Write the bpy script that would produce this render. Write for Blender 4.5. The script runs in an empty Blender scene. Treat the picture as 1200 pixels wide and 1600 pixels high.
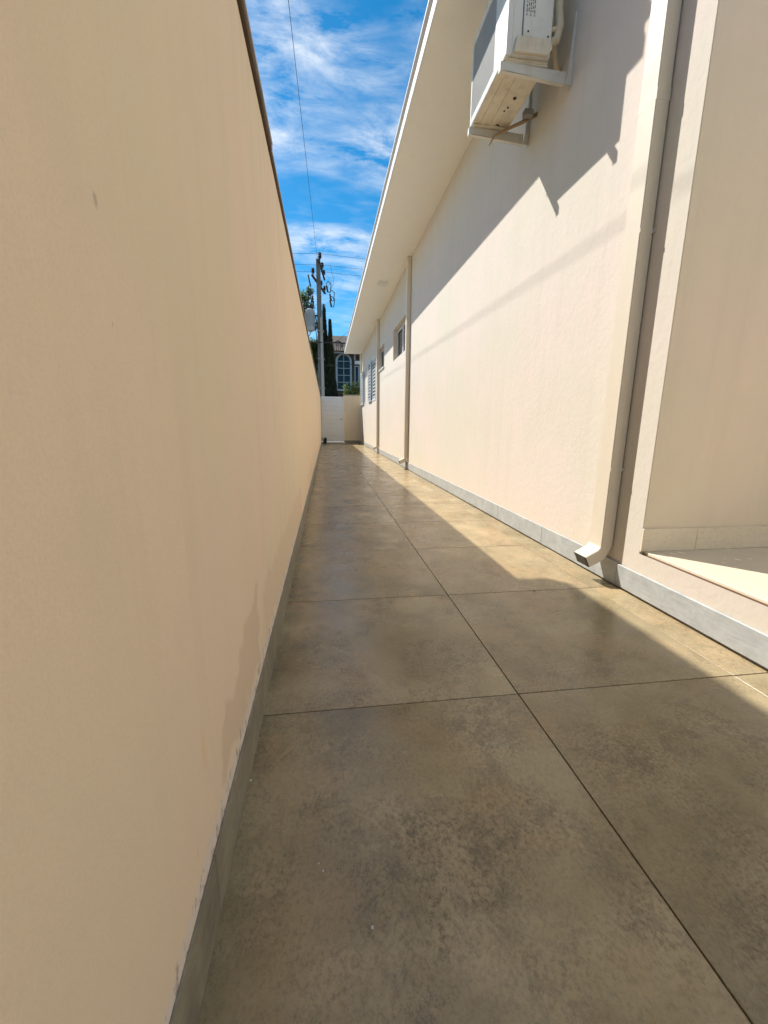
import bpy, bmesh, math, random
from mathutils import Vector, Matrix
R = math.radians
random.seed(7)
scene = bpy.context.scene
col = scene.collection

# ------------------------------------------------------------------ camera
CAM = Vector((0, 0, 0.855))
pitch, yaw, roll = 0.2105, 0.13837, 0.00737
fw = Vector((math.sin(yaw)*math.cos(pitch), math.cos(yaw)*math.cos(pitch), -math.sin(pitch)))
rt = fw.cross(Vector((0, 0, 1))).normalized()
up = rt.cross(fw)
rt2 = math.cos(roll)*rt + math.sin(roll)*up
up2 = -math.sin(roll)*rt + math.cos(roll)*up
cam = bpy.data.cameras.new('camera')
camo = bpy.data.objects.new('camera', cam)
col.objects.link(camo)
m = Matrix((rt2, up2, -fw)).transposed().to_4x4()
m.translation = CAM
camo.matrix_world = m
cam.sensor_fit = 'VERTICAL'
cam.sensor_height = 36
cam.sensor_width = 27
cam.lens = 642.15/1600*36
cam.clip_start = 0.02
cam.clip_end = 5000
scene.camera = camo

# ------------------------------------------------------------------ light and sky
SUN = Vector((-0.464, 0.535, 0.725)).normalized()      # towards the sun
elev = math.asin(SUN.z)
az = math.atan2(SUN.x, SUN.y)                          # clockwise from +Y
world = bpy.data.worlds.new('World')
scene.world = world
world.use_nodes = True
wn = world.node_tree
wn.nodes.clear()
def WN(t, **k):
    n = wn.nodes.new(t)
    for a, b in k.items():
        setattr(n, a, b)
    return n
def wl(a, b): wn.links.new(a, b)
sky = WN('ShaderNodeTexSky', sky_type='NISHITA')
sky.sun_disc = False
sky.sun_elevation = elev
sky.sun_rotation = az
sky.altitude = 600
sky.air_density = 1.0
sky.dust_density = 0.25
sky.ozone_density = 4.0
tc = WN('ShaderNodeTexCoord')
sep = WN('ShaderNodeSeparateXYZ'); wl(tc.outputs['Generated'], sep.inputs[0])
zq = WN('ShaderNodeMath', operation='MAXIMUM'); wl(sep.outputs['Z'], zq.inputs[0]); zq.inputs[1].default_value = 0.0
zz = WN('ShaderNodeMath', operation='ADD'); wl(zq.outputs[0], zz.inputs[0]); zz.inputs[1].default_value = 0.22
dx = WN('ShaderNodeMath', operation='DIVIDE'); wl(sep.outputs['X'], dx.inputs[0]); wl(zz.outputs[0], dx.inputs[1])
dy = WN('ShaderNodeMath', operation='DIVIDE'); wl(sep.outputs['Y'], dy.inputs[0]); wl(zz.outputs[0], dy.inputs[1])
cmb = WN('ShaderNodeCombineXYZ'); wl(dx.outputs[0], cmb.inputs[0]); wl(dy.outputs[0], cmb.inputs[1])
mp = WN('ShaderNodeMapping'); wl(cmb.outputs[0], mp.inputs[0])
mp.inputs['Rotation'].default_value = (0, 0, R(-56.07))
mp.inputs['Location'].default_value = (-16.2075, -14.8075, 0)
mp.inputs['Scale'].default_value = (1.0, 2.2, 1)
big = WN('ShaderNodeTexNoise'); wl(mp.outputs[0], big.inputs['Vector'])
big.inputs['Scale'].default_value = 1.9; big.inputs['Detail'].default_value = 4; big.inputs['Distortion'].default_value = 0.2
fine = WN('ShaderNodeTexNoise'); wl(mp.outputs[0], fine.inputs['Vector'])
fine.inputs['Scale'].default_value = 5.5; fine.inputs['Detail'].default_value = 9; fine.inputs['Roughness'].default_value = 0.66; fine.inputs['Distortion'].default_value = 0.35
r1 = WN('ShaderNodeMapRange'); wl(big.outputs['Fac'], r1.inputs[0]); r1.inputs[1].default_value = 0.42; r1.inputs[2].default_value = 0.64
r2 = WN('ShaderNodeMapRange'); wl(fine.outputs['Fac'], r2.inputs[0]); r2.inputs[1].default_value = 0.36; r2.inputs[2].default_value = 0.70
cm = WN('ShaderNodeMath', operation='MULTIPLY'); wl(r1.outputs[0], cm.inputs[0]); wl(r2.outputs[0], cm.inputs[1])
cs = WN('ShaderNodeMath', operation='MULTIPLY'); wl(cm.outputs[0], cs.inputs[0]); cs.inputs[1].default_value = 0.95
hs = WN('ShaderNodeHueSaturation'); wl(sky.outputs[0], hs.inputs['Color']); hs.inputs['Saturation'].default_value = 1.36; hs.inputs['Hue'].default_value = 0.487
mix = WN('ShaderNodeMix', data_type='RGBA'); wl(cs.outputs[0], mix.inputs['Factor'])
wl(hs.outputs[0], mix.inputs['A']); mix.inputs['B'].default_value = (6.6, 7.0, 7.4, 1)
bg = WN('ShaderNodeBackground'); wl(mix.outputs['Result'], bg.inputs['Color']); bg.inputs['Strength'].default_value = 0.080
wo = WN('ShaderNodeOutputWorld'); wl(bg.outputs[0], wo.inputs[0])

sl = bpy.data.lights.new('sun', 'SUN')
sl.energy = 3.45
sl.angle = R(0.53)
sl.color = (1.0, 0.965, 0.91)
so = bpy.data.objects.new('sun', sl)
col.objects.link(so)
so.rotation_euler = (-SUN).to_track_quat('-Z', 'Y').to_euler()
so.location = SUN*60

vs = scene.view_settings
vs.view_transform = 'Standard'
vs.look = 'None'
vs.gamma = 1
vs.exposure = 0.95
vs.use_curve_mapping = False
scene.render.engine = 'CYCLES'
scene.cycles.max_bounces = 7
scene.cycles.diffuse_bounces = 5
scene.cycles.glossy_bounces = 2
scene.cycles.adaptive_threshold = 0.025

# ------------------------------------------------------------------ mesh helpers
class MB:
    def __init__(s):
        s.v, s.f = [], []
    def add(s, vs_, fs):
        o = len(s.v)
        s.v += [tuple(p) for p in vs_]
        s.f += [tuple(i+o for i in f) for f in fs]
        return s
    def box(s, x0, x1, y0, y1, z0, z1):
        return s.add([(x0,y0,z0),(x1,y0,z0),(x1,y1,z0),(x0,y1,z0),(x0,y0,z1),(x1,y0,z1),(x1,y1,z1),(x0,y1,z1)],
                     [(0,3,2,1),(4,5,6,7),(0,1,5,4),(1,2,6,5),(2,3,7,6),(3,0,4,7)])
    def tube(s, pts, r, n=8, caps=True):
        pts = [Vector(p) for p in pts]
        rs = r if isinstance(r, (list, tuple)) else [r]*len(pts)
        o = len(s.v)
        prev = None
        for i, p in enumerate(pts):
            a = pts[max(i-1, 0)]; b = pts[min(i+1, len(pts)-1)]
            t = (b-a).normalized()
            if prev is None:
                q = t.orthogonal().normalized()
            else:
                q = (prev - t*prev.dot(t)).normalized()
            prev = q
            w = t.cross(q)
            for k in range(n):
                an = 2*math.pi*k/n
                s.v.append(tuple(p + (q*math.cos(an)+w*math.sin(an))*rs[i]))
        for i in range(len(pts)-1):
            for k in range(n):
                k2 = (k+1) % n
                s.f.append((o+i*n+k, o+i*n+k2, o+(i+1)*n+k2, o+(i+1)*n+k))
        if caps:
            s.f.append(tuple(o+k for k in reversed(range(n))))
            s.f.append(tuple(o+(len(pts)-1)*n+k for k in range(n)))
        return s
    def lathe(s, c, prof, n=16):
        """prof: list of (radius, z)"""
        c = Vector(c); o = len(s.v)
        for r_, z in prof:
            for k in range(n):
                an = 2*math.pi*k/n
                s.v.append((c.x+r_*math.cos(an), c.y+r_*math.sin(an), c.z+z))
        for i in range(len(prof)-1):
            for k in range(n):
                k2 = (k+1) % n
                s.f.append((o+i*n+k, o+i*n+k2, o+(i+1)*n+k2, o+(i+1)*n+k))
        s.f.append(tuple(o+k for k in reversed(range(n))))
        s.f.append(tuple(o+(len(prof)-1)*n+k for k in range(n)))
        return s
    def prism(s, poly, axis, a, b):
        """poly: 2-D points; axis x: (y,z), y: (x,z), z: (x,y)"""
        def mk(p, t):
            return {'x': (t, p[0], p[1]), 'y': (p[0], t, p[1]), 'z': (p[0], p[1], t)}[axis]
        n = len(poly)
        vs_ = [mk(p, a) for p in poly] + [mk(p, b) for p in poly]
        fs = [tuple(range(n)), tuple(reversed(range(n, 2*n)))]
        fs += [(i, i+n, (i+1) % n+n, (i+1) % n) for i in range(n)]
        return s.add(vs_, fs)
    def mesh(s, name, mat, bevel=0, seg=1, smooth=False, autosmooth=None):
        me = bpy.data.meshes.new(name)
        me.from_pydata(s.v, [], s.f)
        bm = bmesh.new(); bm.from_mesh(me)
        bmesh.ops.recalc_face_normals(bm, faces=bm.faces)
        if bevel:
            es = [e for e in bm.edges if len(e.link_faces) == 2 and e.calc_face_angle(0) > 0.5]
            bmesh.ops.bevel(bm, geom=es, offset=bevel, segments=seg, affect='EDGES', profile=0.6, clamp_overlap=True)
        bm.to_mesh(me); bm.free()
        if smooth:
            for p in me.polygons: p.use_smooth = True
        if mat: me.materials.append(mat)
        return me
    def build(s, name, mat, parent=None, bevel=0, seg=1, smooth=False):
        return link(name, s.mesh(name, mat, bevel, seg, smooth), parent)

def link(name, me, parent=None, loc=None):
    o = bpy.data.objects.new(name, me)
    col.objects.link(o)
    if parent: o.parent = parent
    if loc: o.location = loc
    return o
def tag(o, label=None, cat=None, group=None, kind=None):
    if label: o['label'] = label
    if cat: o['category'] = cat
    if group: o['group'] = group
    if kind: o['kind'] = kind
    return o
def thing(name, label, cat, group=None):
    o = bpy.data.objects.new(name, None)
    o.empty_display_size = 0.1
    col.objects.link(o)
    return tag(o, label, cat, group)
def B(*a): return MB().box(*a)

# ------------------------------------------------------------------ materials
class Mat:
    def __init__(s, name, base=(.5,.5,.5), rough=.6, metal=0, spec=.5):
        s.m = bpy.data.materials.new(name); s.m.use_nodes = True
        s.t = s.m.node_tree
        s.b = s.t.nodes['Principled BSDF']
        s.b.inputs['Base Color'].default_value = (*base, 1)
        s.b.inputs['Roughness'].default_value = rough
        s.b.inputs['Metallic'].default_value = metal
        s.b.inputs['Specular IOR Level'].default_value = spec
    def n(s, t, ins=None, **k):
        nd = s.t.nodes.new(t)
        for a, b in k.items(): setattr(nd, a, b)
        for a, b in (ins or {}).items():
            s.set(nd.inputs[a], b)
        return nd
    def set(s, sock, v):
        if isinstance(v, bpy.types.NodeSocket): s.t.links.new(v, sock)
        else: sock.default_value = v
    def math(s, op, a, b=0.0, c=None, clamp=False):
        nd = s.n('ShaderNodeMath', operation=op, use_clamp=clamp)
        s.set(nd.inputs[0], a); s.set(nd.inputs[1], b)
        if c is not None: s.set(nd.inputs[2], c)
        return nd.outputs[0]
    def pos(s): return s.n('ShaderNodeNewGeometry').outputs['Position']
    def xyz(s, v):
        o = s.n('ShaderNodeSeparateXYZ', {0: v}).outputs
        return o[0], o[1], o[2]
    def vec(s, x, y, z):
        return s.n('ShaderNodeCombineXYZ', {0: x, 1: y, 2: z}).outputs[0]
    def mapv(s, v, scale=(1,1,1), loc=(0,0,0), rot=(0,0,0)):
        return s.n('ShaderNodeMapping', {'Vector': v, 'Scale': scale, 'Location': loc, 'Rotation': rot}).outputs[0]
    def noise(s, v, scale, detail=4, rough=.5, dist=0):
        return s.n('ShaderNodeTexNoise', {'Vector': v, 'Scale': scale, 'Detail': detail, 'Roughness': rough, 'Distortion': dist}).outputs['Fac']
    def rng(s, v, a, b, c=0., d=1., smooth=False):
        nd = s.n('ShaderNodeMapRange', {0: v, 1: a, 2: b, 3: c, 4: d})
        if smooth: nd.interpolation_type = 'SMOOTHSTEP'
        return nd.outputs[0]
    def mix(s, f, a, b, mode='MIX'):
        nd = s.n('ShaderNodeMix', data_type='RGBA', blend_type=mode)
        s.set(nd.inputs['Factor'], f)
        for k, v in (('A', a), ('B', b)):
            s.set(nd.inputs[k], (*v, 1) if isinstance(v, tuple) and len(v) == 3 else v)
        return nd.outputs['Result']
    def bump(s, h, strength=.3, dist=.002, normal=None):
        nd = s.n('ShaderNodeBump', {'Height': h, 'Strength': strength, 'Distance': dist})
        if normal: s.set(nd.inputs['Normal'], normal)
        s.set(s.b.inputs['Normal'], nd.outputs[0])
        return nd.outputs[0]
    def color(s, c): s.set(s.b.inputs['Base Color'], c)
    def rough(s, c): s.set(s.b.inputs['Roughness'], c)

def simple(name, base, rough=.6, metal=0, spec=.5, var=.08, scale=6, bump=0, bscale=80):
    """a plain material with a little uneven colour and relief"""
    M = Mat(name, base, rough, metal, spec)
    p = M.pos()
    n = M.noise(p, scale, 6, .6)
    M.color(M.mix(M.rng(n, .3, .7), tuple(c*(1-var) for c in base), tuple(min(1, c*(1+var)) for c in base)))
    M.rough(M.rng(M.noise(p, scale*3, 4), .3, .7, rough*.85, min(1, rough*1.15)))
    if bump:
        M.bump(M.noise(p, bscale, 5, .6), bump, .002)
    return M.m

def stucco(name, kind, PAINT):
    def tint(f): return tuple(min(.97, a*b_) for a, b_ in zip(PAINT, f))
    M = Mat(name, PAINT, .88, 0, .2)
    p = M.pos(); x, y, z = M.xyz(p)
    big = M.noise(p, 1.1, 3, .55)
    c = M.mix(M.rng(big, .36, .64), tint((.955, .985, .955)), tint((1.03, .99, 1.02)))       # patchy fading, olive to pink
    med = M.noise(M.mapv(p, (1, 1, .7)), 7, 4, .6)
    c = M.mix(M.rng(med, .42, .75, 0, .30), c, tint((.90, .91, .92)))                          # roller marks
    streak = M.noise(M.mapv(p, (6, 6, .35)), 1.6, 4, .6)
    c = M.mix(M.rng(streak, .52, .80, 0, .40), c, tint((.82, .83, .82)))                       # run-down streaks
    g = M.noise(p, 330, 2, .7)
    c = M.mix(M.rng(g, .38, .70, 0, .24), c, tint((.78, .77, .76)))                            # sand grain
    if kind == 'boundary':
        drip = M.noise(M.vec(0., M.math('MULTIPLY', y, 9.), M.math('MULTIPLY', z, .5)), 1.7, 3, .6)
        dm = M.math('MULTIPLY', M.rng(drip, .52, .72), M.rng(z, 1.25, 1.93))
        c = M.mix(M.math('MULTIPLY', dm, .30), c, tint((.66, .66, .64)))
        w_ = M.noise(p, 9, 3, .6)
        wob = M.math('MULTIPLY', M.math('SUBTRACT', w_, .5), .20)
        def box_mask(y0, y1, sy, z0, z1, slope):
            yv = M.math('ADD', y, wob); zv = M.math('ADD', z, wob)
            top = M.math('ADD', z1, M.math('MULTIPLY', M.math('SUBTRACT', y, y0), slope))
            a_ = M.math('MULTIPLY', M.rng(yv, y0-sy, y0+sy), M.rng(yv, y1+sy, y1-sy))
            b__ = M.math('MULTIPLY', M.rng(M.math('SUBTRACT', top, zv), -.006, .010), M.rng(zv, z0-.02, z0+.01))
            return M.math('MULTIPLY', a_, b__)
        for (y0, y1, sy, z0, z1, slope, k_) in ((.70, 1.16, .012, .175, .275, .30, .66), (1.24, 3.3, .03, .15, .34, .02, .42), (4.6, 6.0, .1, .14, .30, .05, .35)):
            c = M.mix(M.math('MULTIPLY', box_mask(y0, y1, sy, z0, z1, slope), k_), c, tint((.80, .755, .73)))
        # pale chalky band over the skirting with dark scuffs
        bw = M.math('ADD', .168, M.math('MULTIPLY', M.math('SUBTRACT', w_, .5), .06))
        band = M.rng(M.math('SUBTRACT', bw, z), -.010, .010)
        c = M.mix(M.math('MULTIPLY', band, .62), c, tint((.88, .96, 1.22)))
        sc = M.math('MULTIPLY', M.rng(M.noise(M.mapv(p, (1, 1, .6)), 34, 5, .7), .54, .62), band)
        c = M.mix(M.math('MULTIPLY', sc, .7), c, tint((.30, .30, .32)))
        kn = M.math('MULTIPLY', M.math('SUBTRACT', M.noise(p, 90, 3), .5), 3.0)
        for (yy, zk, ry, rz) in ((.468, 1.057, .0040, .007), (.472, .950, .0010, .003), (.62, .30, .0012, .003), (.54, .21, .0014, .009)):
            dd = M.math('ADD', M.math('POWER', M.math('DIVIDE', M.math('SUBTRACT', y, yy), ry), 2), M.math('POWER', M.math('DIVIDE', M.math('SUBTRACT', z, zk), rz), 2))
            dd = M.math('ADD', dd, kn)
            c = M.mix(M.rng(dd, 1.4, -.2, 0, .5), c, tint((.48, .46, .44)))
        dd = M.math('ADD', M.math('POWER', M.math('DIVIDE', M.math('SUBTRACT', y, .605), .012), 2), M.math('POWER', M.math('DIVIDE', M.math('SUBTRACT', z, .335), .04), 2))
        c = M.mix(M.rng(dd, 1.3, .1, 0, .4), c, tint((.95, .80, .55)))
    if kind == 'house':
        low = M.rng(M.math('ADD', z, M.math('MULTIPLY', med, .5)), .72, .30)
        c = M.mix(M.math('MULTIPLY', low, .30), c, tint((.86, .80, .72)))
    M.color(c)
    h = M.math('ADD', M.math('MULTIPLY', g, .7), M.math('MULTIPLY', M.noise(p, 26, 3, .6), 2.2))
    M.bump(h, .38, .0022)
    return M.m

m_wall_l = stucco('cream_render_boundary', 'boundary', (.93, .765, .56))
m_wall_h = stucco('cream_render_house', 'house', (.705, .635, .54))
m_wall_l2 = stucco('cream_render_pier', 'plain', (.87, .725, .505))
m_wall_p = stucco('cream_render_bounce', 'plain', (.90, .755, .575))  # house paint with bounce light put into its colour for the patio side

def tile_mat():
    M = Mat('cement_look_porcelain', (.3, .25, .16), .4, 0, .5)
    p = M.pos()
    r_ = M.n('ShaderNodeObjectInfo').outputs['Random']
    off = M.vec(M.math('MULTIPLY', r_, 37.), M.math('MULTIPLY', r_, 91.), M.math('MULTIPLY', r_, 53.))
    q = M.n('ShaderNodeVectorMath', {0: p, 1: off}, operation='ADD').outputs[0]
    big = M.noise(q, 3.0, 4, .55, .4)
    c = M.mix(M.rng(big, .33, .67), (0.305, 0.230, 0.112), (0.54, 0.425, 0.240))
    c = M.mix(M.rng(M.noise(q, 4.6, 3, .55), .48, .66, 0, .55), c, (0.50, 0.325, 0.160))        # rusty clouds
    zone = M.rng(M.noise(q, 3.6, 4, .65), .42, .60)                                              # where the surface is worn
    edge = M.noise(q, 17, 7, .72, .3)
    dark = M.math('MULTIPLY', M.rng(edge, .49, .58), zone)
    c = M.mix(M.math('MULTIPLY', dark, .50), c, (0.145, 0.110, 0.062))
    # fine grain: heavy in the worn zones, light elsewhere
    g1 = M.noise(M.mapv(q, (1, .8, 1)), 120, 4, .85)
    ga = M.math('MULTIPLY', M.rng(g1, .47, .63), M.rng(zone, 0, 1, .35, .85))
    c = M.mix(ga, c, (0.135, 0.100, 0.052))
    gl = M.math('MULTIPLY', M.rng(g1, .42, .30), M.rng(zone, 0, 1, .12, .45))
    c = M.mix(gl, c, (0.66, 0.52, 0.33))
    dust = M.noise(M.mapv(p, (1.2, .35, 1)), 2.2, 3, .6)
    c = M.mix(M.rng(dust, .46, .74, 0, .20), c, (0.62, 0.51, 0.345))
    c = M.mix(M.math('MULTIPLY', M.math('FRACT', M.math('MULTIPLY', r_, 7.31)), .26), c, (0.19, 0.145, 0.075))   # tile to tile
    M.color(c)
    M.rough(M.math('ADD', M.rng(big, .3, .7, .20, .29), M.math('MULTIPLY', zone, .08)))
    M.bump(g1, .10, .0012)
    return M.m
m_tile = tile_mat()
m_grout = simple('dark_grout', (0.060, 0.046, 0.034), .95, spec=.1)

def skirt_mat(name, a, b):
    M = Mat(name, a, .55, 0, .4)
    p = M.pos()
    r_ = M.n('ShaderNodeObjectInfo').outputs['Random']
    q = M.n('ShaderNodeVectorMath', {0: p, 1: M.vec(M.math('MULTIPLY', r_, 17.), M.math('MULTIPLY', r_, 41.), 0.)}, operation='ADD').outputs[0]
    n = M.noise(q, 9, 9, .7, .6)
    c = M.mix(M.rng(n, .3, .7), a, b)
    c = M.mix(M.rng(M.noise(M.mapv(q, (1, .4, 3)), 30, 6, .7), .5, .75, 0, .5), c, tuple(v*.62 for v in a))
    M.color(c)
    M.bump(M.noise(q, 120, 4), .12, .001)
    return M.m
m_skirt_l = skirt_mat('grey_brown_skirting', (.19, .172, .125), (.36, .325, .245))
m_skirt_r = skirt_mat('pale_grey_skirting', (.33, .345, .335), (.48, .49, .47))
m_skirt_p = skirt_mat('cream_porch_skirting', (.82, .71, .53), (.86, .75, .57))

def metal_paint(name, base, rough=.45, dirt=.25, dcol=(.25,.2,.14)):
    M = Mat(name, base, rough, 0, .5)
    p = M.pos()
    n = M.noise(p, 5, 8, .68)
    s_ = M.noise(M.mapv(p, (9, 9, .7)), 2.5, 6, .65)
    c = M.mix(M.rng(n, .5, .8, 0, dirt), base, dcol)
    c = M.mix(M.rng(s_, .55, .8, 0, dirt), c, dcol)
    M.color(c)
    M.rough(M.rng(n, .3, .7, rough*.8, min(1, rough*1.3)))
    M.bump(M.noise(p, 60, 3), .05, .001)
    return M.m
m_pipe = metal_paint('cream_painted_pipe', (0.70, 0.615, 0.48), .5, .10)
m_soffit = metal_paint('off_white_soffit', (0.92, 0.895, 0.81), .85, .08, (.5,.42,.3))
m_white = metal_paint('white_trim', (0.80, 0.79, 0.76), .5, .08)
m_gutter = metal_paint('grey_gutter', (0.30, 0.29, 0.27), .5, .2)
m_coping = metal_paint('brown_coping', (0.10, 0.068, 0.045), .7, .4, (.06,.045,.03))
m_steel = metal_paint('worn_metal_flashing', (0.55, 0.56, 0.57), .35, .3)
m_black = simple('black_plastic_and_shade', (0.012, 0.012, 0.013), .5)
m_dark = simple('dark_gap', (0.02, 0.017, 0.014), .9)
m_acwhite = metal_paint('air_conditioner_casing', (0.68, 0.67, 0.62), .42, .45, (.40,.33,.22))
m_acpan = metal_paint('air_conditioner_pan', (0.68, 0.61, 0.47), .5, .6, (.34,.25,.14))
m_bracket = metal_paint('bracket_paint', (0.62, 0.60, 0.53), .5, .35, (.35,.28,.18))
m_grille = metal_paint('grille_wire', (0.52, 0.51, 0.47), .5, .15)
m_fins = simple('condenser_fins', (0.10, 0.10, 0.10), .5, .3)
m_foam = simple('foam_sleeve', (0.60, 0.52, 0.38), .9, bump=.4, bscale=60)
m_hose = simple('brown_hose', (0.36, 0.24, 0.12), .6)
m_print = simple('faded_print', (0.16, 0.16, 0.17), .6)
m_gate = metal_paint('white_gate_paint', (0.86, 0.86, 0.84), .45, .12, (.45,.4,.33))
m_alu = metal_paint('white_aluminium', (0.68, 0.70, 0.71), .4, .1)
m_alu2 = metal_paint('grey_blue_aluminium', (0.42, 0.45, 0.47), .4, .1)
m_sill = simple('pale_stone_sill', (.62, .61, .57), .5)
m_porch = simple('cream_polished_tile', (.80, .70, .52), .25, var=.05, scale=3)
m_porchg = simple('porch_tile_edge', (.20, .115, .075), .8)
m_diff = simple('light_diffuser', (.78, .77, .72), .35)

def glass_mat(name, c, rough=.04, spec=.8):
    M = Mat(name, c, rough, 0, spec)
    p = M.pos()
    M.color(M.mix(M.rng(M.noise(p, 3, 4), .35, .7), tuple(v*.6 for v in c), c))
    M.bump(M.noise(p, 1.8, 2), .06, .01)
    return M.m
m_glass = glass_mat('dark_window_glass', (.018, .02, .024))
m_glass2 = glass_mat('blue_green_window_glass', (.006, .035, .050), .08, .22)

# ------------------------------------------------------------------ setting: ground, street
def sheet(name, x0, x1, y0, y1, z, mat, t=.3):
    o = B(x0, x1, y0, y1, z-t, z).build(name, mat)
    return tag(o, kind='structure')
m_ground = simple('bare_earth', (.19, .15, .10), .95, bump=.6, bscale=6, var=.2, scale=1.2)
m_asphalt = simple('asphalt', (.05, .05, .052), .9, bump=.5, bscale=90, var=.2)
m_pave = simple('concrete_pavement', (.30, .285, .25), .9, bump=.3, bscale=30, var=.12)
o = MB().add([(-900,-900,-.06),(900,-900,-.06),(900,900,-.06),(-900,900,-.06)], [(0,1,2,3)]).build('ground', m_ground)
tag(o, kind='structure')
sheet('pavement', -60, 60, 19.15, 22.6, 0.0, m_pave, .05)
sheet('road', -60, 60, 22.6, 29.6, -.02, m_asphalt, .03)
for y0 in (22.6, 29.45):
    tag(B(-60, 60, y0, y0+.15, -.04, .09).build('kerb', m_pave, bevel=.012), kind='structure')
sheet('pavement', -60, 60, 29.6, 31.6, .05, m_pave, .09)

# paved passage: a bed of grout carrying the big tiles
XL, XR = -.2085, 1.56
bed = B(XL, XR, -2.6, 18.95, -.05, -.0045).build('passage_paving', m_grout)
tag(bed, kind='structure')
G = .0021
ys = [.313+.8*k for k in range(-4, 25)]
cols_ = [(-.209, .6), (.6, 1.4016), (1.4012, 1.5445)]
tmesh = {}
for ci, (xa, xb) in enumerate(cols_):
    for y0 in ys:
        y1 = min(y0+.8, 18.93)
        if y1-y0 < .05: continue
        w, d = xb-xa-2*(G if ci < 2 else .0007), y1-y0-2*G
        key = (ci, round(d, 3))
        if key not in tmesh:
            tmesh[key] = B(-w/2, w/2, -d/2, d/2, -.012, 0).mesh('tile', m_tile, bevel=.0006 if ci < 2 else .0002)
        t = link('tile', tmesh[key], bed, ((xa+xb)/2, (y0+y1)/2, random.uniform(-.0004, .0004)-(.0009 if ci == 2 else 0)))
        t.rotation_euler = (random.uniform(-.0006, .0006), random.uniform(-.0006, .0006), 0)

# small litter on the floor
m_peb = simple('pale_crumb', (.62, .58, .48), .9)
m_leaf_dry = simple('dry_leaf', (.10, .06, .03), .9)
def crumb(x, y, r, mat, label, cat, name):
    b = MB()
    n = 7
    prof = [(r*.5, 0), (r, r*.25), (r*.85, r*.6), (r*.3, r*.8)]
    b.lathe((0, 0, 0), prof, n)
    b.v = [(vx*random.uniform(.7, 1.3), vy*random.uniform(.6, 1.4), vz) for vx, vy, vz in b.v]
    ob = b.build(name, mat, smooth=False); ob.location = (x, y, 0.0003)
    tag(ob, label, cat, 'crumbs scattered on the passage tiles')
# positions measured on the floor of the photograph
PIX = [(582,1450,.0028,'tiny round pale crumb alone in the middle of the dark near tile'),(505,1362,.0026,'tiny pale crumb, the lower of a close pair on the dark tile'),(391,1220,.004,'tiny white crumb on the floor against the skirting of the shaded wall'),(498,1350,.002,'tiny pale crumb, the upper of a close pair on the dark tile')]
def floor_pt(px, py, z=0.):
    d = fw*642.15 + rt2*(px-600) - up2*(py-800)
    return CAM + d*((z-CAM.z)/d.z)
for px, py, r_, lb in PIX:
    q = floor_pt(px, py)
    crumb(q.x, q.y, r_, m_peb, lb, 'crumb', 'crumb')
for px, py, r_, lb in ((835,924,.006,'small dry leaf scrap near the corner of the floor shadow'), (488,757,.022,'dark leaf scrap against the base of the tall shaded wall'), (573,741,.016,'dark leaf scrap by the middle tile joint far down the passage')):
    q = floor_pt(px, py)
    b = MB()
    pts = [(-1,0,.1),(-.4,.45,.25),(.3,.4,.15),(1,.05,.4),(.4,-.35,.2),(-.4,-.4,.05)]
    b.add([(a*r_, c_*r_, e*r_) for a, c_, e in pts]+[(a*r_, c_*r_, e*r_+.001) for a, c_, e in pts], [(0,1,2,3,4,5),(11,10,9,8,7,6)]+[(i,(i+1)%6,(i+1)%6+6,i+6) for i in range(6)])
    ob = b.build('dry_leaf', m_leaf_dry); ob.location = (max(q.x, -.195), q.y, .001)
    tag(ob, lb, 'leaf')

# ------------------------------------------------------------------ boundary wall (left)
bw = thing('boundary_wall', 'tall cream rendered garden wall in shade with brown coping along the passage', 'wall')
B(-.37, XL, -2.6, 18.97, -.05, 1.938).build('wall_body', m_wall_l, bw)
# skirting tiles
y = -2.6
L = .8
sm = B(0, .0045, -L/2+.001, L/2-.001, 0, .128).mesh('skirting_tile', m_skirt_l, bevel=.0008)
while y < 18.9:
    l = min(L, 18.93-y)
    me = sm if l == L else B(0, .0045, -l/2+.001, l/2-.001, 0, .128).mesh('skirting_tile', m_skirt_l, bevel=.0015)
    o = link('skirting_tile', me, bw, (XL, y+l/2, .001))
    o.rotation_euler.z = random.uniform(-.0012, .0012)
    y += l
# coping in pieces, the nearer ones with a bent metal flashing on top
y = -2.6
k = 0
for y0, y1 in [(-2.6, .0), (0, 2.0), (2.006, 4.7), (4.706, 7.5), (7.506, 10.3), (10.306, 13.1), (13.106, 15.9), (15.906, 18.97)]:
    near = y1 <= 2.0
    ov = .013 if near else .009
    B(-.39, XL+ov, y0, y1, 1.945, 1.966 if near else 1.962).build('coping', m_coping, bw, bevel=.003)
    B(-.395, XL+ov+(.004 if near else .0025), y0, y1, 1.9665 if near else 1.9625, 1.974 if near else 1.9665).build('flashing', m_steel, bw, bevel=.001)
B(XL+.004, XL+.013, 2.0, 2.03, 1.964, 1.99).build('flashing_clip', m_steel, bw, bevel=.001)

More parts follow.
